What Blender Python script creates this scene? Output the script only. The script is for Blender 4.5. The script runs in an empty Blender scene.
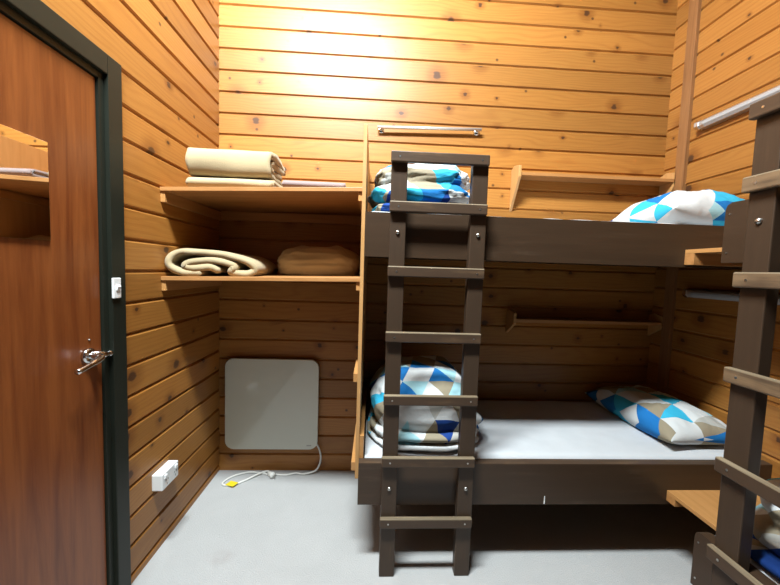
import bpy, bmesh, math, random
from mathutils import Vector, Matrix, noise
random.seed(7)
C = bpy.context.scene.collection
PI = math.pi
# ------------------------------------------------------------------ room frame (metres)
XL, XR, YB, YF, ZC, CH = -0.978, 1.893, 2.2, -1.5, 3.95, 1.3486
PITCH = 0.1274

# ------------------------------------------------------------------ object helpers
WLOC = {}

def thing(name, label, cat, loc=(0, 0, 0), rotz=0, group=None):
    o = bpy.data.objects.new(name, None)
    C.objects.link(o)
    o.location = loc
    o.rotation_euler = (0, 0, rotz)
    o.empty_display_size = .1
    o['label'] = label
    o['category'] = cat
    if group:
        o['group'] = group
    WLOC[o.name] = Vector(loc)
    return o

def tag(o, label, cat, group=None):
    o['label'] = label
    o['category'] = cat
    if group:
        o['group'] = group
    return o

def obj(name, bm, mat, parent=None, smooth=False, local=False, bevel=0, subsurf=0):
    """one mesh object; bm is in world coordinates unless local"""
    if bevel:
        bmesh.ops.remove_doubles(bm, verts=bm.verts, dist=1e-6)
        es = [e for e in bm.edges if len(e.link_faces) == 2 and e.calc_face_angle(0) > .5]
        bmesh.ops.bevel(bm, geom=es, offset=bevel, segments=2, profile=.5, affect='EDGES', clamp_overlap=True)
    bmesh.ops.recalc_face_normals(bm, faces=bm.faces)
    if parent is not None:
        org = Vector((0, 0, 0)) if local else WLOC[parent.name]
    elif local:
        org = Vector((0, 0, 0))
    else:
        xs = [v.co.x for v in bm.verts]; ys = [v.co.y for v in bm.verts]; zs = [v.co.z for v in bm.verts]
        org = Vector(((min(xs) + max(xs)) / 2, (min(ys) + max(ys)) / 2, min(zs)))
    bmesh.ops.translate(bm, verts=bm.verts, vec=-org)
    me = bpy.data.meshes.new(name)
    bm.to_mesh(me)
    bm.free()
    if smooth:
        for p in me.polygons:
            p.use_smooth = True
    for m in (mat if isinstance(mat, (list, tuple)) else [mat]):
        me.materials.append(m)
    o = bpy.data.objects.new(name, me)
    C.objects.link(o)
    if parent is not None:
        o.parent = parent
        WLOC[o.name] = org
    elif not local:
        o.location = org
        WLOC[o.name] = org
    if subsurf:
        s = o.modifiers.new('subdivision', 'SUBSURF')
        s.levels = s.render_levels = subsurf
    return o

def struct(name, bm, mat, parent=None, **k):
    o = obj(name, bm, mat, parent, **k)
    if parent is None:
        o['kind'] = 'structure'
    return o

# ------------------------------------------------------------------ shape helpers
def NB():
    return bmesh.new()

def box(bm, x0, x1, y0, y1, z0, z1, mi=0):
    v = [bm.verts.new((x, y, z)) for x in (x0, x1) for y in (y0, y1) for z in (z0, z1)]
    for f in ((0, 1, 3, 2), (4, 6, 7, 5), (0, 4, 5, 1), (2, 3, 7, 6), (0, 2, 6, 4), (1, 5, 7, 3)):
        fc = bm.faces.new([v[i] for i in f])
        fc.material_index = mi
    return v

def bx(*a):
    bm = NB()
    box(bm, *a)
    return bm

def prism(bm, pts, axis, a0, a1, mi=0):
    """pts in the plane across axis: X->(y,z) Y->(x,z) Z->(x,y)"""
    def P(p, a):
        return {'X': (a, p[0], p[1]), 'Y': (p[0], a, p[1]), 'Z': (p[0], p[1], a)}[axis]
    A = [bm.verts.new(P(p, a0)) for p in pts]
    B = [bm.verts.new(P(p, a1)) for p in pts]
    n = len(pts)
    fs = [bm.faces.new(A), bm.faces.new(B[::-1])]
    for i in range(n):
        fs.append(bm.faces.new((A[i], B[i], B[(i + 1) % n], A[(i + 1) % n])))
    for f in fs:
        f.material_index = mi

def tube(bm, pts, r, seg=10, mi=0):
    """tube along a list of points; r number or list"""
    pts = [Vector(p) for p in pts]
    rs = r if isinstance(r, (list, tuple)) else [r] * len(pts)
    rings = []
    up = None
    for i, p in enumerate(pts):
        d = (pts[min(i + 1, len(pts) - 1)] - pts[max(i - 1, 0)]).normalized()
        if up is None:
            up = Vector((0, 0, 1)) if abs(d.z) < .9 else Vector((1, 0, 0))
        a = d.cross(up)
        a.normalize()
        b = a.cross(d).normalized()
        up = b
        rings.append([bm.verts.new(p + (a * math.cos(t) + b * math.sin(t)) * rs[i]) for t in [2 * PI * k / seg for k in range(seg)]])
    for A, B in zip(rings, rings[1:]):
        for k in range(seg):
            f = bm.faces.new((A[k], A[(k + 1) % seg], B[(k + 1) % seg], B[k]))
            f.material_index = mi
    for R in (rings[0][::-1], rings[-1]):
        f = bm.faces.new(R)
        f.material_index = mi

def spline(pts, n=8):
    """Catmull-Rom through points"""
    P = [Vector(p) for p in pts]
    P = [2 * P[0] - P[1]] + P + [2 * P[-1] - P[-2]]
    out = []
    for i in range(1, len(P) - 2):
        for k in range(n):
            t = k / n
            a, b, c, d = P[i - 1], P[i], P[i + 1], P[i + 2]
            out.append(.5 * ((2 * b) + (c - a) * t + (2 * a - 5 * b + 4 * c - d) * t * t + (3 * b - a - 3 * c + d) * t ** 3))
    out.append(P[-2].copy())
    return out

# ------------------------------------------------------------------ materials
def newmat(name):
    m = bpy.data.materials.new(name)
    m.use_nodes = True
    nt = m.node_tree
    b = nt.nodes['Principled BSDF']
    return m, nt, b

class G:
    """tiny node-graph writer"""
    def __init__(s, nt):
        s.nt = nt
    def put(s, sock, v):
        if isinstance(v, bpy.types.NodeSocket):
            s.nt.links.new(v, sock)
        elif v is not None:
            sock.default_value = v
    def math(s, op, a, b=None, c=None, clamp=False):
        n = s.nt.nodes.new('ShaderNodeMath')
        n.operation = op
        n.use_clamp = clamp
        for i, v in enumerate((a, b, c)):
            s.put(n.inputs[i], v)
        return n.outputs[0]
    def xyz(s, a, b, c):
        n = s.nt.nodes.new('ShaderNodeCombineXYZ')
        for i, v in enumerate((a, b, c)):
            s.put(n.inputs[i], v)
        return n.outputs[0]
    def sep(s, v):
        n = s.nt.nodes.new('ShaderNodeSeparateXYZ')
        s.put(n.inputs[0], v)
        return n.outputs
    def noise(s, vec, scale, detail=3, rough=.5, dist=0):
        n = s.nt.nodes.new('ShaderNodeTexNoise')
        s.put(n.inputs['Vector'], vec)
        n.inputs['Scale'].default_value = scale
        n.inputs['Detail'].default_value = detail
        n.inputs['Roughness'].default_value = rough
        n.inputs['Distortion'].default_value = dist
        return n.outputs['Fac']
    def white(s, vec):
        n = s.nt.nodes.new('ShaderNodeTexWhiteNoise')
        n.noise_dimensions = '3D'
        s.put(n.inputs['Vector'], vec)
        return n.outputs
    def vor(s, vec, scale, rnd=1):
        n = s.nt.nodes.new('ShaderNodeTexVoronoi')
        n.voronoi_dimensions = '2D'
        s.put(n.inputs['Vector'], vec)
        n.inputs['Scale'].default_value = scale
        n.inputs['Randomness'].default_value = rnd
        return n.outputs
    def ramp(s, fac, stops, interp='LINEAR'):
        n = s.nt.nodes.new('ShaderNodeValToRGB')
        n.color_ramp.interpolation = interp
        e = n.color_ramp.elements
        while len(e) < len(stops):
            e.new(.5)
        for el, (p, c) in zip(e, stops):
            el.position = p
            el.color = tuple(c) + (1,)
        s.put(n.inputs[0], fac)
        return n.outputs[0]
    def mix(s, fac, a, b, mode='MIX'):
        n = s.nt.nodes.new('ShaderNodeMix')
        n.data_type = 'RGBA'
        n.blend_type = mode
        s.put(n.inputs[0], fac)
        for i, v in ((6, a), (7, b)):
            s.put(n.inputs[i], tuple(v) + (1,) if isinstance(v, (tuple, list)) and len(v) == 3 else v)
        return n.outputs[2]
    def smooth(s, v, lo, hi):
        n = s.nt.nodes.new('ShaderNodeMapRange')
        n.interpolation_type = 'SMOOTHSTEP'
        s.put(n.inputs[0], v)
        s.put(n.inputs[1], lo)
        s.put(n.inputs[2], hi)
        return n.outputs[0]
    def bump(s, h, strength, dist=.01):
        n = s.nt.nodes.new('ShaderNodeBump')
        n.inputs['Strength'].default_value = strength
        n.inputs['Distance'].default_value = dist
        s.put(n.inputs['Height'], h)
        return n.outputs[0]
    def coord(s, which='Object'):
        n = s.nt.nodes.new('ShaderNodeTexCoord')
        return n.outputs[which]
    def pos(s):
        return s.nt.nodes.new('ShaderNodeNewGeometry').outputs['Position']

def pine_wall(name, axis, zoff, seed, light, dark, rough=.40):
    m, nt, b = newmat(name)
    g = G(nt)
    p = g.sep(g.pos())
    u = p[0] if axis == 'X' else p[1]
    t = g.math('DIVIDE', g.math('SUBTRACT', p[2], zoff), PITCH)
    i = g.math('FLOOR', t)
    fr = g.math('SUBTRACT', t, i)
    wn = g.white(g.xyz(i, seed, 1.7))
    r1 = wn['Value']
    cc = g.sep(wn['Color'])
    us = g.math('ADD', u, g.math('MULTIPLY', r1, 41.0))
    # knots: one row of cells per board
    kv = g.vor(g.xyz(g.math('MULTIPLY', us, 3.3), g.math('ADD', g.math('ADD', i, .5), g.math('MULTIPLY', g.math('SUBTRACT', fr, .5), .44)), 0), 1.0)
    wob = g.noise(g.xyz(us, fr, i), 9, 2)
    d = g.math('ADD', kv['Distance'], g.math('MULTIPLY', g.math('SUBTRACT', wob, .5), .09))
    kc = g.sep(kv['Color'])
    rad = g.math('ADD', .016, g.math('MULTIPLY', g.math('POWER', kc[0], 1.6), .085))
    knot = g.math('SUBTRACT', 1.0, g.smooth(d, g.math('MULTIPLY', rad, .55), rad))
    halo = g.math('SUBTRACT', 1.0, g.smooth(d, rad, g.math('MULTIPLY', rad, 3.4)))
    # second, smaller pin knots
    kv2 = g.vor(g.xyz(g.math('MULTIPLY', us, 2.2), g.math('ADD', g.math('ADD', i, 90.5), g.math('MULTIPLY', g.math('SUBTRACT', fr, .5), .30)), 0), 1.0)
    knot2 = g.math('SUBTRACT', 1.0, g.smooth(kv2['Distance'], .010, .028))
    # grain
    warp = g.math('MULTIPLY', halo, .35)
    low = g.noise(g.xyz(g.math('MULTIPLY', us, .9), g.math('MULTIPLY', fr, .5), g.math('MULTIPLY', i, 3.3)), 1.6, 2)
    ring = g.math('ADD', g.math('MULTIPLY', fr, g.math('ADD', 3.0, g.math('MULTIPLY', cc[1], 5.0))), g.math('ADD', g.math('MULTIPLY', low, 7.0), warp))
    s = g.math('ADD', g.math('MULTIPLY', g.math('SINE', g.math('MULTIPLY', ring, 6.283)), .5), .5)
    s = g.math('POWER', s, 2.2)
    fine = g.noise(g.xyz(g.math('MULTIPLY', us, 1.6), g.math('MULTIPLY', fr, 16.0), i), 3.0, 4, .6)
    gr = g.math('ADD', g.math('MULTIPLY', s, .30), g.math('MULTIPLY', g.smooth(fine, .3, .75), .55))
    col = g.mix(g.math('MULTIPLY', gr, .75), light, dark)
    tone = g.math('ADD', .80, g.math('MULTIPLY', cc[2], .34))
    col = g.mix(1.0, col, g.xyz(tone, g.math('MULTIPLY', tone, g.math('ADD', .96, g.math('MULTIPLY', cc[0], .07))), g.math('MULTIPLY', tone, g.math('ADD', .88, g.math('MULTIPLY', cc[0], .2)))), 'MULTIPLY')
    col = g.mix(g.math('MULTIPLY', halo, .45), col, (dark[0] * .62, dark[1] * .5, dark[2] * .42))
    col = g.mix(g.math('MULTIPLY', knot, .88), col, (.050, .022, .011))
    col = g.mix(g.math('MULTIPLY', knot2, .85), col, (.06, .026, .012))
    nt.links.new(col, b.inputs['Base Color'])
    b.inputs['Roughness'].default_value = rough
    b.inputs['Specular IOR Level'].default_value = .34
    nt.links.new(g.bump(fine, .05), b.inputs['Normal'])
    return m

PL, PD = (.372, .166, .037), (.212, .069, .013)
M = {}
M['pine_back'] = pine_wall('pine_boards_back', 'X', 2.915, 1.0, PL, PD)
M['pine_left'] = pine_wall('pine_boards_left', 'Y', 1.9456, 2.0, PL, PD)
M['pine_right'] = pine_wall('pine_boards_right', 'Y', 2.9458, 5.0, PL, PD)

def wood(name, light, dark, axis=0, rough=.45, sc=1.0, knots=True):
    m, nt, b = newmat(name)
    g = G(nt)
    p = g.sep(g.coord('Object'))
    ax = [p[0], p[1], p[2]]
    ml = [18.0 * sc] * 3
    ml[axis] = 1.1 * sc
    v = g.xyz(*[g.math('MULTIPLY', a, k) for a, k in zip(ax, ml)])
    n = g.noise(v, 2.2, 4, .6, .4)
    col = g.ramp(n, [(.3, dark), (.62, light)])
    nt.links.new(col, b.inputs['Base Color'])
    b.inputs['Roughness'].default_value = rough
    nt.links.new(g.bump(n, .06), b.inputs['Normal'])
    return m

M['ply_x'] = wood('pine_ply_along_x', (.43, .205, .070), (.33, .145, .042), 0)
M['ply_y'] = wood('pine_ply_along_y', (.47, .235, .080), (.38, .18, .052), 1)
M['ply_z'] = wood('pine_ply_upright', (.50, .27, .10), (.42, .215, .07), 2)
M['batten'] = wood('brown_batten_wood', (.27, .125, .045), (.19, .08, .026), 2)
M['door'] = wood('red_veneer', (.225, .066, .016), (.125, .029, .007), 2, .34, .8)

def paint(name, col, worn, amount, rough=.42, axis=0):
    """dark brown paint, rubbed through along worn patches"""
    m, nt, b = newmat(name)
    g = G(nt)
    p = g.sep(g.coord('Object'))
    k = [22.0, 22.0, 22.0]
    k[axis] = 1.6
    v = g.xyz(*[g.math('MULTIPLY', a, q) for a, q in zip(p, k)])
    n = g.noise(v, 1.6, 5, .62)
    big = g.noise(g.coord('Object'), 5.0, 3, .6)
    w = g.smooth(g.math('ADD', g.math('MULTIPLY', n, .55), g.math('MULTIPLY', big, .45)), .62 - amount, .82 - amount)
    base = g.mix(n, tuple(c * .8 for c in col), tuple(c * 1.25 for c in col))
    nt.links.new(g.mix(g.math('MULTIPLY', w, .8), base, worn), b.inputs['Base Color'])
    b.inputs['Roughness'].default_value = rough
    b.inputs['Specular IOR Level'].default_value = .35
    nt.links.new(g.bump(n, .08), b.inputs['Normal'])
    return m

DB = (.044, .0255, .0145)
M['rail'] = paint('brown_paint_rail', DB, (.085, .058, .04), .06, .36, 0)
M['rail_y'] = paint('brown_paint_rail_deep', DB, (.085, .058, .04), .06, .36, 1)
M['post'] = paint('brown_paint_post', (.046, .0275, .016), (.10, .058, .031), .05, .45, 2)
M['rung'] = paint('brown_paint_rung', (.058, .035, .021), (.15, .092, .048), .10, .45, 0)
M['rung_rubbed'] = paint('brown_paint_rung_rubbed', (.085, .055, .033), (.22, .145, .08), .24, .5, 0)
M['worn'] = paint('rubbed_bare_wood', (.15, .115, .072), (.25, .20, .13), .2, .55, 0)

def plain(name, col, rough=.5, metal=0, spec=.5, nz=0, coat=0):
    m, nt, b = newmat(name)
    g = G(nt)
    n = g.noise(g.coord('Object'), 14, 3)
    c2 = tuple(min(1, c * (1 + nz)) for c in col)
    c1 = tuple(c * (1 - nz) for c in col)
    nt.links.new(g.mix(n, c1, c2), b.inputs['Base Color'])
    b.inputs['Roughness'].default_value = rough
    b.inputs['Metallic'].default_value = metal
    b.inputs['Specular IOR Level'].default_value = spec
    b.inputs['Coat Weight'].default_value = coat
    b.inputs['Coat Roughness'].default_value = .03
    return m

M['frame'] = plain('dark_green_black_gloss', (.014, .0165, .0115), .45, 0, .25, nz=.12)
M['satin'] = plain('satin_rail_metal', (.66, .66, .64), .42, .7, nz=.03)
M['chrome'] = plain('chrome', (.72, .72, .72), .16, 1.0, nz=.03)
M['steel'] = plain('zinc_bolt', (.55, .55, .53), .32, 1.0, nz=.05)
M['white'] = plain('white_plastic', (.80, .82, .82), .35, nz=.02)
M['heater'] = plain('white_enamel', (.58, .60, .52), .30, nz=.015, coat=.8)
M['grey_print'] = plain('grey_print', (.22, .22, .21), .5)
M['yellow'] = plain('yellow_tag', (.75, .58, .02), .5, nz=.05)
M['cord'] = plain('white_flex', (.72, .72, .68), .45, nz=.03)
M['dark_hole'] = plain('dark_plastic', (.02, .02, .02), .5)
M['lamp_metal'] = plain('brushed_aluminium', (.58, .59, .60), .30, .85, nz=.03)
M['diffuser'] = plain('grey_diffuser', (.36, .37, .38), .35, nz=.03)
M['mirror'] = plain('mirror_glass', (.86, .87, .85), .02, 1.0)
M['ceil'] = plain('dark_ceiling_board', (.10, .07, .05), .6, nz=.05)
M['ticking'] = plain('mattress_side_cloth', (.55, .60, .64), .9, nz=.04)

def fabric(name, col, sc=220, bump=.25, rough=.95, crease=0):
    m, nt, b = newmat(name)
    g = G(nt)
    co = g.coord('Object')
    n = g.noise(co, sc, 2)
    w = g.noise(co, 9, 4, .6)
    c = g.mix(w, tuple(k * .90 for k in col), tuple(min(1, k * 1.08) for k in col))
    nt.links.new(c, b.inputs['Base Color'])
    b.inputs['Roughness'].default_value = rough
    b.inputs['Specular IOR Level'].default_value = .15
    b.inputs['Sheen Weight'].default_value = .1
    h = n if not crease else g.math('ADD', g.math('MULTIPLY', n, .15), g.math('MULTIPLY', w, crease))
    nt.links.new(g.bump(h, bump, .004 if not crease else .01), b.inputs['Normal'])
    return m

M['sheet'] = fabric('white_sheet', (.52, .54, .56), 260, .25, .9, .7)
M['khaki'] = fabric('khaki_wool', (.37, .295, .175), 300, .35)
M['lilac'] = fabric('lilac_grey_wool', (.22, .17, .165), 300, .35)
M['white_cloth'] = fabric('plain_white_cloth', (.78, .79, .80), 260, .2)

def patchwork(name, cell, seed, stops):
    """printed triangles: white, aqua, cyan, blue, navy, taupe, grey"""
    m, nt, b = newmat(name)
    g = G(nt)
    uv = g.sep(g.coord('UV'))
    x = g.math('DIVIDE', uv[0], cell)
    y = g.math('DIVIDE', uv[1], cell)
    # rows of triangles: shear each row by half a cell
    row = g.math('FLOOR', y)
    fy = g.math('SUBTRACT', y, row)
    xs = g.math('ADD', x, g.math('MULTIPLY', row, .5))
    a = g.math('ADD', xs, g.math('MULTIPLY', fy, .5))
    bb = g.math('SUBTRACT', xs, g.math('MULTIPLY', fy, .5))
    wn = g.white(g.xyz(g.math('FLOOR', a), g.math('ADD', g.math('FLOOR', bb), seed), row))['Value']
    col = g.ramp(wn, stops, 'CONSTANT')
    nt.links.new(col, b.inputs['Base Color'])
    b.inputs['Roughness'].default_value = .85
    b.inputs['Specular IOR Level'].default_value = .2
    w = g.noise(g.coord('Object'), 16, 4, .55)
    nt.links.new(g.bump(w, .28, .02), b.inputs['Normal'])
    return m

W, A, CY, B, N, T, GR = (.56, .58, .58), (.31, .53, .58), (.035, .38, .58), (.012, .15, .42), (.010, .045, .21), (.27, .23, .16), (.40, .40, .37)
MIXED = [(0, W), (.22, T), (.36, CY), (.50, GR), (.60, B), (.72, A), (.82, W), (.88, N), (.95, T)]
PALE = [(0, W), (.42, A), (.52, CY), (.64, W), (.76, B), (.83, GR), (.90, W), (.97, N)]
M['patch'] = patchwork('triangle_print_cotton', .125, 3.0, MIXED)
M['patch2'] = patchwork('triangle_print_cotton_pale', .125, 11.0, PALE)

def carpet():
    m, nt, b = newmat('pale_grey_carpet')
    g = G(nt)
    p = g.pos()
    st = g.noise(p, 3.2, 5, .6, .4)
    sp = g.noise(p, 170, 3, .7)
    spots = g.smooth(g.noise(p, 2.4, 4, .62), .60, .74)
    col = g.mix(st, (.385, .385, .38), (.50, .505, .50))
    col = g.mix(g.math('MULTIPLY', spots, .45), col, (.33, .29, .28))
    col = g.mix(g.math('MULTIPLY', sp, .25), col, (.36, .355, .35))
    nt.links.new(col, b.inputs['Base Color'])
    b.inputs['Roughness'].default_value = 1
    b.inputs['Specular IOR Level'].default_value = .05
    nt.links.new(g.bump(sp, .6, .006), b.inputs['Normal'])
    return m
M['carpet'] = carpet()

# ------------------------------------------------------------------ room shell
def board_profile(zoff, z0, z1):
    """list of (depth, z) from bottom to top: lining boards with a V groove; depth < 0 is into the wall"""
    pts = [(0, z0)]
    k = math.floor((z0 - zoff) / PITCH) + 1
    while True:
        zg = zoff + k * PITCH
        if zg - .012 > z1:
            break
        for d, z in ((0, zg - .008), (-.0055, zg - .003), (-.010, zg), (-.010, zg + .005), (0, zg + .012)):
            if z0 + 1e-4 < z < z1 - 1e-4:
                pts.append((d, z))
        k += 1
    if abs(pts[-1][0]) > 1e-6:
        pts.append((0, pts[-1][1] + 1e-3))
    pts.append((0, z1))
    return pts

def board_wall(bm, side, zoff, u0, u1, z0, z1):
    pr = board_profile(zoff, z0, z1)
    if side == 'back':
        prism(bm, [(YB - d, z) for d, z in pr] + [(YB + .06, z1), (YB + .06, z0)], 'X', u0, u1)
    if side == 'left':
        prism(bm, [(XL + d, z) for d, z in pr] + [(XL - .06, z1), (XL - .06, z0)], 'Y', u0, u1)
    if side == 'right':
        prism(bm, [(XR - d, z) for d, z in pr] + [(XR + .06, z1), (XR + .06, z0)], 'Y', u0, u1)
    if side == 'front':
        prism(bm, [(YF + d, z) for d, z in pr] + [(YF - .06, z1), (YF - .06, z0)], 'X', u0, u1)

DY0, DY1, DZ = .36, 1.345, 2.06      # rough opening of the door
bm = NB(); board_wall(bm, 'back', 2.915, XL - .06, XR + .06, 0, ZC); struct('wall_back', bm, M['pine_back'])
bm = NB()
board_wall(bm, 'left', 1.9456, YF, DY0, 0, ZC)
board_wall(bm, 'left', 1.9456, DY1, YB, 0, ZC)
board_wall(bm, 'left', 1.9456, DY0, DY1, DZ, ZC)
struct('wall_left', bm, M['pine_left'])
bm = NB(); board_wall(bm, 'right', 2.9458, YF, YB, 0, ZC); struct('wall_right', bm, M['pine_right'])
struct('floor', bx(XL - .06, XR + .06, YF - .06, YB + .06, -.08, 0), M['carpet'])
struct('ceiling', bx(XL - .06, XR + .06, YF - .06, YB + .06, ZC, ZC + .06), M['ceil'])
struct('trim_1', bx(XR - .022, XR + .004, 2.028, 2.09, 0, ZC), M['batten'], bevel=.002)

# ------------------------------------------------------------------ door
dr = thing('door_1', 'x', 'door', (XL, .845, 0))
del dr['label'], dr['category']
dr['kind'] = 'structure'
FX = XL + .018
bm = NB()
box(bm, XL - .06, FX, 1.294, 1.362, 0, 2.078)          # latch-side architrave
box(bm, XL - .06, FX, .334, .409, 0, 2.085)
box(bm, XL - .06, FX, .409, 1.294, 2.008, 2.078)
obj('door_frame', bm, M['frame'], dr, bevel=.003)
bm = NB()
box(bm, XL - .06, XL + .003, 1.270, 1.294, 0, 2.008)   # stop
box(bm, XL - .06, XL + .003, .409, .433, 0, 2.010)
box(bm, XL - .06, XL + .003, .433, 1.270, 1.984, 2.008)
obj('door_stop', bm, M['frame'], dr, bevel=.002)
leaf = obj('door_leaf', bx(XL - .045, XL - .006, .436, 1.267, .006, 1.981), M['door'], dr, bevel=.001)
bm = NB()
tube(bm, [(XL - .006, 1.205, 1.02), (XL + .004, 1.205, 1.02), (XL + .008, 1.205, 1.02)], [.026, .026, .02], 24)
tube(bm, spline([(XL + .006, 1.205, 1.02), (XL + .035, 1.203, 1.02), (XL + .052, 1.19, 1.016), (XL + .056, 1.15, 1.008), (XL + .056, 1.09, .997)], 6), [.011] * 12 + [.0105] * 6 + [.009] * 6 + [.0085], 14)
obj('door_handle', bm, M['chrome'], dr, smooth=True)
bm = NB()
tube(bm, spline([(XL + .004, 1.215, 1.022), (XL + .022, 1.228, 1.020), (XL + .024, 1.246, 1.014), (XL + .02, 1.268, 1.012)], 5), [.013] * 5 + [.012] * 5 + [.008] * 6, 12)
obj('latch', bm, M['chrome'], dr, smooth=True)
bm = NB()
tube(bm, [(XL + .002, 1.281, 1.010), (XL + .016, 1.281, 1.010), (XL + .022, 1.281, 1.010)], [.011, .011, .006], 16)
obj('strike_knob', bm, M['chrome'], dr, smooth=True)
bm = NB()
tube(bm, [(XL - .007, 1.214, 1.074), (XL - .002, 1.214, 1.074)], [.004, .003], 10)
obj('screw', bm, M['steel'], dr, smooth=True)

# mirror on the door
mt = thing('mirror', 'frameless rectangular mirror fixed to the red-brown door', 'mirror', (XL - .006, .95, 1.405))
obj('mirror_backing', bx(XL - .0065, XL - .003, .802, 1.078, 1.4055, 1.6935), M['frame'], mt)
obj('mirror_glass', bx(XL - .003, XL + .0005, .80, 1.08, 1.404, 1.695), M['mirror'], mt, bevel=.0008)

# light switch on the frame
sw = thing('light_switch', 'small white light switch on the dark door frame', 'light switch', (FX, 1.34, 1.212))
obj('cover_plate', bx(FX, FX + .009, 1.288, 1.326, 1.212, 1.288), M['white'], sw, bevel=.003)
bm = NB()
prism(bm, [(FX + .008, 1.242), (FX + .013, 1.242), (FX + .017, 1.256), (FX + .013, 1.262), (FX + .008, 1.262)], 'Y', 1.299, 1.315)
obj('rocker', bm, M['white'], sw, bevel=.001)

# power outlet
po = thing('power_outlet', 'white double power outlet box low on the pine wall beside the door', 'power outlet', (XL, 1.58, .312))
obj('outlet_box', bx(XL - .001, XL + .047, 1.524, 1.652, .312, .388), M['white'], po, bevel=.004)
for y in (1.548, 1.630):
    bm = NB(); box(bm, XL + .046, XL + .053, y - .009, y + .009, .362, .378); obj('switch', bm, M['white'], po, bevel=.002)
for y in (1.56, 1.626):
    bm = NB()
    for dy, dz, h in ((-.008, .006, .010), (.008, .006, .010), (0, -.012, .010)):
        box(bm, XL + .0465, XL + .0474, y + dy - .0015, y + dy + .0015, .342 + dz - h / 2, .342 + dz + h / 2)
    obj('socket', bm, M['dark_hole'], po)

# ------------------------------------------------------------------ shelf unit in the alcove
PXL, PXR = -.060, -.044          # partition panel faces
su = thing('shelf_unit', 'two-tier open pine shelf unit between the left wall and the bunk', 'shelf unit', (-.5, 1.9, 0))
def shelf(zl, zr, yl, yr, th=.018):
    bm = NB()
    v = [bm.verts.new(p) for p in ((XL + .0005, yl, zl), (PXL, yr, zr), (PXL, YB - .0005, zr + .008), (XL + .0005, YB - .0005, zl + .008))]
    w = [bm.verts.new(p.co - Vector((0, 0, th))) for p in v]
    bm.faces.new(v); bm.faces.new(w[::-1])
    for i in range(4):
        bm.faces.new((v[i], w[i], w[(i + 1) % 4], v[(i + 1) % 4]))
    return bm
UL, UR, LL, LR = 1.692, 1.708, 1.287, 1.311
obj('shelf_board', shelf(UL, UR, 1.606, 1.515), M['ply_x'], su, bevel=.0015)
obj('shelf_board', shelf(LL, LR, 1.606, 1.515), M['ply_x'], su, bevel=.0015)
for zl, zr in ((UL, UR), (LL, LR)):
    bm = NB(); box(bm, XL, XL + .02, 1.612, YB - .001, zl - .066, zl - .016); obj('cleat', bm, M['ply_y'], su, bevel=.0015)
    bm = NB(); box(bm, PXL - .018, PXL, 1.525, YB - .001, zr - .058, zr - .018); obj('cleat', bm, M['ply_y'], su, bevel=.0015)
bm = NB(); box(bm, XL + .02, PXL - .018, YB - .02, YB - .0005, UL - .062, UL - .008); obj('cleat', bm, M['ply_x'], su, bevel=.0015)
obj('side_panel', bx(PXL, PXR, 1.485, YB - .0005, .40, 1.965), M['ply_z'], su, bevel=.001)
for z in (.455, .865):
    bm = NB(); box(bm, PXL - .018, PXL, 1.49, YB - .001, z - .02, z + .02); obj('cleat', bm, M['ply_y'], su, bevel=.0015)

# ------------------------------------------------------------------ bunks
RZ = ((1.405, 1.592), (.305, .493))
bk = thing('bunk_bed', 'dark brown two-tier bunk bed along the back pine wall', 'bunk bed', (.92, 1.82, 0))
for z0, z1 in RZ:
    bm = NB(); box(bm, PXR + .0005, XR - .001, 1.445, 1.485, z0, z1)
    if z0 < 1:
        prism(bm, [(.803, .308), (.809, .308), (.808, .345), (.805, .345)], 'Y', 1.4438, 1.4452, 1)
    obj('side_rail', bm, [M['rail'], M['white']], bk)
    obj('bed_base', bx(PXR + .001, XR - .001, 1.486, YB - .001, z0 + .02, z0 + .05), M['rail'], bk)
obj('end_board', bx(PXR + .0008, PXR + .02, 1.487, YB - .001, .36, .60), M['ply_y'], bk, bevel=.001)
bm = NB(); box(bm, PXR + .0008, XR - .001, 1.4452, 1.4858, .493, .497)
obj('rail_edge', bm, M['rung'], bk)

rb = thing('bunk_bed', 'dark brown two-tier bunk bed along the right wall, nearest the camera', 'bunk bed', (1.49, .05, 0))
for z0, z1 in ((1.405, 1.588), (.345, .532)):
    bm = NB()
    prism(bm, [(1.012, z0), (1.012, z1 - .02), (1.007, z1 - .007), (.994, z1), (-.9, z1), (-.9, z0)], 'X', 1.080, 1.118)
    for z in (z0 + .03, z1 - .035):
        tube(bm, [(1.081, .998, z), (1.0785, .998, z)], [.003, .0028], 8, 1)
    obj('side_rail', bm, [M['rail_y'], M['steel']], rb)
    obj('bed_base', bx(1.119, XR - .001, -.9, 1.012, z0 + .02, z0 + .05), M['rail'], rb)

def mattress(x0, x1, y0, y1, z0, z1, label, seed):
    bm = NB()
    nx, ny = 60, 30
    top = [[bm.verts.new((x0 + (x1 - x0) * i / nx, y0 + (y1 - y0) * j / ny, z1 + .004 * noise.noise(Vector((i * .22 + seed, j * .35 + i * .18, 0))) - (.008 if i in (0, nx) or j in (0, ny) else 0))) for j in range(ny + 1)] for i in range(nx + 1)]
    for i in range(nx):
        for j in range(ny):
            bm.faces.new((top[i][j], top[i + 1][j], top[i + 1][j + 1], top[i][j + 1]))
    rim = [top[i][0] for i in range(nx)] + [top[nx][j] for j in range(ny)] + [top[i][ny] for i in range(nx, 0, -1)] + [top[0][j] for j in range(ny, 0, -1)]
    low = [bm.verts.new((v.co.x, v.co.y, z0)) for v in rim]
    for a in range(len(rim)):
        b_ = (a + 1) % len(rim)
        bm.faces.new((rim[a], low[a], low[b_], rim[b_]))
    bm.faces.new(low[::-1])
    return tag(obj('mattress', bm, M['sheet'], smooth=True), label, 'mattress')
MZ = .508
mattress(-.018, 1.880, 1.488, YB - .012, .3555, MZ, 'white sheeted mattress on the lower tier of the back bunk', 1)
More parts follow.
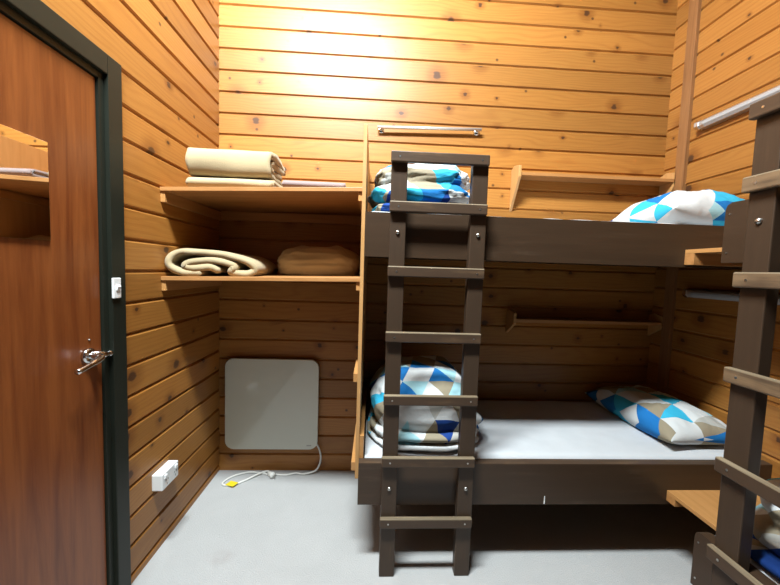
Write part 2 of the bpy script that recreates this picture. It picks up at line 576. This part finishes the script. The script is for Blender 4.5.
mattress(-.038, 1.880, 1.488, YB - .012, 1.4555, 1.604, 'white sheeted mattress on the upper tier of the back bunk', 5)
mattress(1.122, 1.880, -.895, 1.000, .3955, .527, 'white sheeted mattress on the lower tier of the right bunk', 9)

# ------------------------------------------------------------------ ladders
RUNGS = (1.828, 1.630, 1.367, 1.094, .825, .554, .281)
def ladder(label, loc, rz, group, rubbed=()):
    t = thing('bunk_ladder', label, 'ladder', loc, rz, group)
    for x in (0, .335):
        bm = NB(); box(bm, x, x + .066, 0, .038, 0, 1.80)
        obj('post', bm, M['post'], t, local=True, bevel=.003)
    for k, z in enumerate(RUNGS):
        bm = NB(); box(bm, -.004, .398, -.021, -.0002, z - .043, z)
        bmesh.ops.bevel(bm, geom=list(bm.edges), offset=.004, segments=2, profile=.5, affect='EDGES')
        for f in bm.faces:
            c = f.calc_center_median()
            if c.z > z - .0042 and c.y < -.001 and k:
                f.material_index = 1
        for x in (.032, .366):
            tube(bm, [(x, -.0205, z - .022), (x, -.0218, z - .022)], [.004, .0036], 8, 2)
        obj('rung', bm, [M['rung_rubbed' if k in rubbed else 'rung'], M['worn'], M['steel']], t, local=True)
    for z in (1.506, .406):
        for x in (.033, .368):
            bm = NB()
            tube(bm, [(x, .001, z), (x, -.003, z), (x, -.007, z), (x, -.0085, z)], [.0085, .0085, .006, .002], 14)
            obj('bolt', bm, M['steel'], t, local=True, smooth=True)
    return t
ladder('dark brown ladder hooked on the front of the back bunk', (.060, 1.406, 0), 0, None)
ladder('worn brown ladder on the right bunk, cut off by the frame edge', (1.041, .916, .008), -PI / 2, None, (1, 2, 3))

# ------------------------------------------------------------------ corner shelves between the bunks
def corner_shelf(x0, y1, z, label, ch):
    t = thing('corner_shelf', label, 'shelf', (x0, y1, z), 0, None)
    obj('shelf_board', bx(x0, XR - .001, 1.02, y1 - .0005, z - .017, z), M['ply_y'], t, bevel=.001)
    obj('cleat', bx(x0, XR - .03, y1 - .045, y1 - .0005, z - .017 - ch, z - .0172), M['ply_x'], t, bevel=.001)
    return t
corner_shelf(1.372, 1.445, 1.481, 'small pale ply shelf between the upper tiers in the corner', .050)
corner_shelf(1.386, 1.445, .374, 'small pale ply shelf between the lower tiers in the corner', .032)

# ------------------------------------------------------------------ wall shelves over the beds
def wall_shelf(x0, x1, zt, zb, label):
    t = thing('wall_shelf', label, 'shelf', (x0, YB, zb))
    for x in (x0, x1 - .018):
        bm = NB(); prism(bm, [(YB - .0005, zt + .012), (YB - .045, zt + .028), (YB - .118, zt + .012), (YB - .12, zt - .055), (YB - .0005, zb)], 'X', x, x + .018)
        obj('bracket', bm, M['ply_z'], t, bevel=.002)
    obj('shelf_board', bx(x0 + .0185, x1 - .0185, YB - .112, YB - .0005, zt - .045, zt - .025), M['ply_x'], t, bevel=.002)
    return t
wall_shelf(.868, XR - .004, 2.005, 1.755, 'pine ledge shelf with tapered ends above the upper bunk')
wall_shelf(.888, XR - .004, 1.092, .960, 'pine ledge shelf with tapered ends in the shade above the lower bunk')

# ------------------------------------------------------------------ towel rail
tr = thing('towel_rail', 'slim chrome rail on the back wall above the upper folded duvet', 'rail', (.32, YB, 2.21))
for x in (.018, .628):
    bm = NB()
    zz = 2.226 + (.018 if x > .1 else 0)
    tube(bm, [(x, YB - .0005, zz), (x, YB - .006, zz), (x, YB - .010, zz)], [.020, .020, .014], 18)
    tube(bm, spline([(x, YB - .008, zz), (x, YB - .022, zz + .001), (x, YB - .031, zz + .003), (x, YB - .034, zz + .006)], 4), .0075, 10)
    obj('mount', bm, M['chrome'], tr, smooth=True)
bm = NB()
tube(bm, [(-.004, YB - .034, 2.232), (.650, YB - .034, 2.250)], .0095, 14)
obj('bar', bm, M['satin'], tr, smooth=True)

# ------------------------------------------------------------------ strip lamps on the right wall
def strip(y0, y1, z, label):
    t = thing('strip_lamp', label, 'lamp', (XR, (y0 + y1) / 2, z))
    bm = NB(); prism(bm, [(XR - .0005, z - .022), (XR - .034, z - .020), (XR - .046, z - .006), (XR - .046, z + .016), (XR - .036, z + .024), (XR - .0005, z + .026)], 'Y', y0 + .02, y1 - .02)
    obj('housing', bm, M['lamp_metal'], t, bevel=.001)
    bm = NB(); prism(bm, [(XR - .036, z - .021), (XR - .050, z - .006), (XR - .050, z + .008), (XR - .044, z + .010), (XR - .034, z - .018)], 'Y', y0 + .05, y1 - .05)
    obj('diffuser', bm, M['diffuser'], t, bevel=.001)
    for y in (y0, y1 - .022):
        bm = NB(); prism(bm, [(XR - .0005, z - .026), (XR - .038, z - .024), (XR - .053, z - .008), (XR - .053, z + .018), (XR - .040, z + .028), (XR - .0005, z + .029)], 'Y', y, y + .022)
        obj('end_cap', bm, M['chrome'], t, bevel=.002)
strip(1.30, 1.955, 2.243, 'slim metal strip lamp on the right wall above the upper bunks')
strip(1.30, 1.935, 1.268, 'slim metal strip lamp on the right wall under the upper bunk')

# ------------------------------------------------------------------ heater
ht = thing('panel_heater', 'square white panel heater on the back wall below the shelves', 'heater', (-.64, YB, .15))
def rrect(x0, x1, z0, z1, r, n=8):
    out = []
    for cx, cz, a0 in ((x1 - r, z1 - r, 0), (x0 + r, z1 - r, 90), (x0 + r, z0 + r, 180), (x1 - r, z0 + r, 270)):
        for k in range(n + 1):
            a = math.radians(a0 + 90 * k / n)
            out.append((cx + r * math.cos(a), cz + r * math.sin(a)))
    return out
bm = NB(); prism(bm, rrect(-.926, -.335, .166, .760, .055), 'Y', YB - .042, YB - .024)
obj('heater_panel', bm, M['heater'], ht, bevel=.003)
for x in (-.86, -.44):
    for z in (.25, .62):
        bm = NB(); box(bm, x, x + .03, YB - .0245, YB - .0005, z, z + .04)
        obj('wall_spacer', bm, M['white'], ht)
bm = NB()
for k in range(5):
    box(bm, -.405 + k * .0062, -.4005 + k * .0062, YB - .0427, YB - .0421, .190, .197)
obj('badge', bm, M['grey_print'], ht)
cordpts = [(-.345, 2.175, .20), (-.322, 2.175, .150), (-.315, 2.172, .085), (-.345, 2.165, .022), (-.42, 2.15, .006), (-.47, 2.16, .006), (-.53, 2.14, .006), (-.60, 2.145, .006), (-.655, 2.15, .006), (-.72, 2.165, .006), (-.79, 2.165, .006), (-.865, 2.12, .006), (-.895, 2.06, .006), (-.875, 2.035, .006), (-.83, 2.035, .006), (-.77, 2.08, .007), (-.70, 2.145, .012), (-.655, 2.165, .016), (-.63, 2.14, .014)]
bm = NB(); tube(bm, spline(cordpts, 8), .0058, 8)
obj('power_cord', bm, M['cord'], ht, smooth=True)
bm = NB()
tube(bm, [(-.648, 2.150, .014), (-.632, 2.138, .016), (-.612, 2.120, .018), (-.602, 2.112, .018)], [.008, .013, .019, .018], 14)
pl = obj('plug', bm, M['cord'], ht, smooth=True)
bm = NB()
for dx, dz in ((-.006, .006), (.006, .006), (0, -.006)):
    tube(bm, [(-.603 + dx, 2.113, .018 + dz), (-.592 + dx, 2.099, .018 + dz)], .002, 6)
obj('prong', bm, M['steel'], pl)
bm = NB()
P = [(-.868, 2.028, .013), (-.815, 2.012, .013), (-.795, 2.045, .016), (-.848, 2.066, .015)]
v = [bm.verts.new(p) for p in P]; w = [bm.verts.new((p[0], p[1], p[2] - .0015)) for p in P]
bm.faces.new(v); bm.faces.new(w[::-1])
for i in range(4):
    bm.faces.new((v[i], w[i], w[(i + 1) % 4], v[(i + 1) % 4]))
obj('cord_tag', bm, M['yellow'], ht)

# ------------------------------------------------------------------ bedding
def pillow(cx, cy, z, L, W, H, rot, label, mat, seed, tilt=0, pitch=0):
    """stuffed pillow: long axis L along local x"""
    bm = NB()
    uvl = bm.loops.layers.uv.new('UVMap')
    n = 44
    R = Matrix.Rotation(rot, 3, 'Z') @ Matrix.Rotation(tilt, 3, 'Y') @ Matrix.Rotation(pitch, 3, 'X')
    uvd = {}
    def f(u, v, sgn):
        e = ((1 - abs(u) ** 2.6) * (1 - abs(v) ** 2.6))
        h = max(e, 0) ** .52
        # sides draw in between the corners
        x = u * L / 2 * (1 - .055 * (1 - v * v))
        y = v * W / 2 * (1 - .05 * (1 - u * u))
        wr = .016 * noise.noise(Vector((u * 2.6 + seed, v * 2.6, sgn))) + .007 * noise.noise(Vector((u * 7 + seed, v * 7, 3 * sgn)))
        crease = .006 * math.sin(14 * math.atan2(v, u) + seed) * (abs(u) * abs(v)) ** .5
        zz = (H * .66 * h + (wr + crease) * h ** .5 if sgn > 0 else -H * .34 * min(1, h * 1.6) + .3 * wr * h)
        return x, y, zz
    grids = []
    for sgn in (1, -1):
        g = []
        for i in range(n + 1):
            row = []
            for j in range(n + 1):
                u, v = -1 + 2 * i / n, -1 + 2 * j / n
                u, v = math.sin(u * PI / 2), math.sin(v * PI / 2)
                edge = i in (0, n) or j in (0, n)
                if sgn < 0 and edge:
                    row.append(grids[0][i][j]); continue
                x, y, zz = f(u, v, sgn)
                vt = bm.verts.new(R @ Vector((x, y, zz)) + Vector((cx, cy, z + H * .34)))
                uvd[vt] = ((-1 + 2 * i / n) * L * .56 + seed * .037, (-1 + 2 * j / n) * W * .60 + seed * .11)
                row.append(vt)
            g.append(row)
        grids.append(g)
    for g, s in zip(grids, (1, -1)):
        for i in range(n):
            for j in range(n):
                q = (g[i][j], g[i + 1][j], g[i + 1][j + 1], g[i][j + 1])
                fc = bm.faces.new(q if s > 0 else q[::-1])
                for lp in fc.loops:
                    lp[uvl].uv = uvd[lp.vert]
    return tag(obj('pillow', bm, mat, smooth=True), label, 'pillow')
pillow(1.655, 1.85, MZ + .004, .66, .41, .165, PI / 2 + .02, 'triangle patterned pillow on the lower tier of the back bunk', M['patch'], 1.0)
pillow(1.622, 1.735, 1.612, .50, .42, .19, .02, 'triangle patterned pillow on the upper tier of the back bunk', M['patch2'], 4.0)

def duvet(cx, cy, z, hx, hy, H, layers, label, seed, mat, dome=.5, rot=0, name='folded_duvet', cat='duvet', rough=1.0, bulge_at=None):
    """a duvet folded into a pile: layers = list of (top fraction, bulge) stacked folds, the last one puffed up"""
    bm = NB()
    uvl = bm.loops.layers.uv.new('UVMap')
    nt_, nh = 96, 64
    rows = []
    uvd = {}
    prev = 0
    prof = []
    for k, (tf, bulge) in enumerate(layers):
        m = 12 if k < len(layers) - 1 else 34
        for q in range(m):
            s = q / m
            if k < len(layers) - 1:
                r = 1 - .10 * bulge + .14 * bulge * math.sin(PI * s) ** .6
                prof.append((r, (prev + (tf - prev) * s)))
            else:
                a = s * PI / 2
                r = (.90 + .13 * math.sin(min(1, s * 2.6) * PI / 2)) * max(0.0, math.cos(a) ** dome if s > .0 else 1)
                prof.append((r, prev + (tf - prev) * math.sin(a) ** .9))
        prev = tf
    prof.append((.02, prev))
    Rz = Matrix.Rotation(rot, 3, 'Z')
    for r, t in prof:
        row = []
        for i in range(nt_):
            th = 2 * PI * i / nt_
            c, s = math.cos(th), math.sin(th)
            e = 2 / 3.4
            px = math.copysign(abs(c) ** e, c) * hx
            py = math.copysign(abs(s) ** e, s) * hy
            nn = Vector((c * 1.4 + seed, s * 1.4, t * 3))
            rr = r * (1 + .07 * noise.noise(nn) + .035 * noise.noise(nn * 3.1)) + (.02 * noise.noise(Vector((th * 1.5, seed, t * 9))))
            rr += .022 * (rough - 1) * noise.noise(nn * 4.5 + Vector((0, 0, t * 8)))
            if bulge_at:
                da = (th - bulge_at[0] + PI) % (2 * PI) - PI
                rr += bulge_at[2] * math.exp(-(da / .45) ** 2 - ((t - bulge_at[1]) / .10) ** 2)
            zz = H * t * (1 + .06 * noise.noise(Vector((c * r * 1.7, s * r * 1.7 + seed, 5)))) + .010 * noise.noise(Vector((c * r * 4, s * r * 4, seed)))
            loc = Vector((px * rr, py * rr, max(zz, 0) if t else 0))
            vt = bm.verts.new(Rz @ loc + Vector((cx, cy, z)))
            uvd[vt] = (loc.x + .3 * loc.y + seed, loc.z * 1.1 + loc.y + seed * .7)
            row.append(vt)
        rows.append(row)
    for A, B in zip(rows, rows[1:]):
        for i in range(nt_):
            j = (i + 1) % nt_
            bm.faces.new((A[i], A[j], B[j], B[i]))
    bm.faces.new(rows[0][::-1]); bm.faces.new(rows[-1])
    for fc in bm.faces:
        for lp in fc.loops:
            lp[uvl].uv = uvd[lp.vert]
    return tag(obj(name, bm, mat, smooth=True), label, cat)
duvet(.268, 1.79, MZ + .004, .268, .285, .355, [(.10, 1), (.24, 1.0), (1, 1)], 'triangle print duvet folded in a tall pile on the lower back bunk', 2.3, M['patch'], .62, bulge_at=(-.42, .31, .24))
duvet(.220, 1.73, 1.612, .236, .22, .245, [(.16, .9), (.52, 1.3), (1, 1)], 'triangle print duvet folded up on the upper back bunk behind the ladder', 9.1, M['patch'], .62, rough=3.0)
duvet(1.425, .735, .530, .295, .255, .26, [(.20, 1), (.45, 1.0), (1, 1)], 'triangle print duvet folded on the lower right bunk behind its ladder', 12.4, M['patch'], .62)

# ------------------------------------------------------------------ blankets
def cloth_roll(name, prof, axis, a0, a1, th, label, mat, seed, jit=.006, group=None, closed_ends=True):
    """folded wool: a thick cloth profile (list of 2-D points, smoothed) swept along axis"""
    pts = [Vector((p[0], p[1], 0)) for p in prof]
    pts = spline(pts, 7)
    L, Rr = [], []
    n = len(pts)
    for i, p in enumerate(pts):
        d = (pts[min(i + 1, n - 1)] - pts[max(i - 1, 0)]).normalized()
        nn = Vector((-d.y, d.x, 0)) * th / 2
        L.append(p + nn); Rr.append(p - nn)
    d0 = (pts[0] - pts[1]).normalized() * th * .4
    d1 = (pts[-1] - pts[-2]).normalized() * th * .4
    loop = [pts[0] + d0] + L + [pts[-1] + d1] + Rr[::-1]
    m = 22
    bm = NB()
    rings = []
    for k in range(m + 1):
        s = k / m
        a = a0 + (a1 - a0) * s
        ring = []
        for p in loop:
            w = jit * noise.noise(Vector((p.x * 9 + seed, p.y * 9, a * 5)))
            w2 = jit * noise.noise(Vector((p.x * 9, p.y * 9 + seed, a * 5 + 9)))
            end = (jit * 2.2 * noise.noise(Vector((p.x * 14 + seed, p.y * 14, 3)))) if k in (0, m) else 0
            x, y = p.x + w, p.y + w2 * .6
            ring.append(bm.verts.new((a + end, x, y) if axis == 'X' else (x, a + end, y)))
        rings.append(ring)
    q = len(loop)
    for A, B in zip(rings, rings[1:]):
        for i in range(q):
            bm.faces.new((A[i], A[(i + 1) % q], B[(i + 1) % q], B[i]))
    # end caps as strips between both sides of the cloth
    for ring, rev in ((rings[0], False), (rings[-1], True)):
        for i in range(0, n - 1):
            a_, b_ = ring[1 + i], ring[2 + i]
            c_, d_ = ring[q - 2 - i], ring[q - 1 - i]
            f = (a_, b_, c_, d_)
            try:
                bm.faces.new(f if rev else f[::-1])
            except ValueError:
                pass
        for tri in ((ring[0], ring[1], ring[q - 1]), (ring[n], ring[n + 1], ring[n + 2])):
            try:
                bm.faces.new(tri)
            except ValueError:
                pass
    return tag(obj(name, bm, mat, smooth=True), label, 'blanket', group)

def zigzag(y0, y1, z0, layers, t):
    """outer wrap with inner folds, seen end-on; y0 is the front edge"""
    top = z0 + layers * t
    p = [(y1, z0 + t * .5), (y0 + .05, z0 + t * .5), (y0 + .012, z0 + t * .7), (y0, z0 + (top - z0) * .5), (y0 + .012, top - t * .7), (y0 + .05, top - t * .5), (y1 - .03, top - t * .5), (y1, top - t * .9)]
    if layers > 2:
        k = top - t * 1.5
        p += [(y1 - .03, k), (y0 + .09, k), (y0 + .055, k - t * .3), (y0 + .055, k - t * .8), (y0 + .09, z0 + t * 1.5), (y1 - .05, z0 + t * 1.5)]
    return p
sz = UL + .006
cloth_roll('folded_blanket', zigzag(1.635, 1.88, sz, 2.0, .030), 'X', -.868, -.480, .026, 'flat folded khaki blanket underneath on the upper shelf', M['khaki'], 2.0)
cloth_roll('folded_blanket', zigzag(1.632, 1.88, sz + .062, 4.2, .030), 'X', -.872, -.495, .027, 'thick folded khaki blanket topmost of the pair on the upper shelf', M['khaki'], 5.0, .009)
cloth_roll('folded_blanket', zigzag(1.60, 2.00, UR - .002, 2.0, .022), 'X', -.43, -.145, .019, 'thin folded lilac-grey blanket lying flat on the upper shelf', M['lilac'], 8.0, .004)
zl = LL + .006
roll = [(-.80, zl + .016), (-.88, zl + .016), (-.932, zl + .036), (-.942, zl + .068), (-.915, zl + .100), (-.85, zl + .112), (-.75, zl + .107), (-.65, zl + .094), (-.58, zl + .070), (-.552, zl + .038), (-.585, zl + .018), (-.66, zl + .022), (-.64, zl + .048), (-.68, zl + .066), (-.75, zl + .074), (-.83, zl + .064), (-.868, zl + .046), (-.83, zl + .036), (-.76, zl + .044), (-.72, zl + .030)]
cloth_roll('rolled_blanket', [(a - .012, b) for a, b in roll], 'Y', 1.625, 1.98, .029, 'khaki blanket loosely rolled with its open end forward on the lower shelf', M['khaki'], 11.0, .008)
duvet(-.303, 1.965, LL + .024, .236, .20, .155, [(1, 1)], 'khaki blanket bundled in the shade beside the panel on the lower shelf', 17.0, M['khaki'], .42, 0, 'bundled_blanket', 'blanket')

# ------------------------------------------------------------------ lamp, camera, world
LX, LY, LZ = -.42, .50, 3.62
lt = thing('ceiling_lamp', 'long tube lamp hanging above the middle of the room', 'lamp', (LX, LY, ZC))
bm = NB()
prism(bm, [(LY - .05, LZ + .03), (LY + .05, LZ + .03), (LY + .03, LZ + .08), (LY - .03, LZ + .08)], 'X', LX - .52, LX + .52)
obj('lamp_housing', bm, M['white'], lt, bevel=.003)
for x in (LX - .4, LX + .4):
    bm = NB(); tube(bm, [(x, LY, LZ + .079), (x, LY, ZC - .0005)], .006, 8)
    obj('hanger', bm, M['steel'], lt)
ld = bpy.data.lights.new('lamp_tube', 'AREA')
ld.shape = 'RECTANGLE'
ld.size, ld.size_y = 1.0, .26
ld.energy = 288
ld.color = (.89, .975, 1.0)
lo = bpy.data.objects.new('lamp_tube', ld)
C.objects.link(lo)
lo.location = (LX, LY, LZ)
lo.rotation_euler = (math.radians(40), 0, 0)

F, YAW, PIT, ROLL = 338.9, .0493, -.0652, .0321
cy, sy, cp, sp, cr, sr = math.cos(YAW), math.sin(YAW), math.cos(PIT), math.sin(PIT), math.cos(ROLL), math.sin(ROLL)
fw = Vector((sy * cp, cy * cp, sp)); r0 = Vector((cy, -sy, 0)); u0 = r0.cross(fw)
r = cr * r0 + sr * u0
u = -sr * r0 + cr * u0
cam = bpy.data.cameras.new('camera')
cam.sensor_width = 36
cam.lens = F / 780 * 36
cam.clip_start = .02
co = bpy.data.objects.new('camera', cam)
C.objects.link(co)
co.matrix_world = Matrix(((r.x, u.x, -fw.x, 0), (r.y, u.y, -fw.y, 0), (r.z, u.z, -fw.z, CH), (0, 0, 0, 1)))
bpy.context.scene.camera = co
wd = bpy.data.worlds.new('world')
bpy.context.scene.world = wd
wd.use_nodes = True
wd.node_tree.nodes['Background'].inputs[0].default_value = (.6, .7, .8, 1)
wd.node_tree.nodes['Background'].inputs[1].default_value = .02
vs = bpy.context.scene.view_settings
vs.view_transform = 'Standard'
vs.look = 'None'
vs.gamma = 1
vs.use_curve_mapping = False
vs.exposure = 0.0
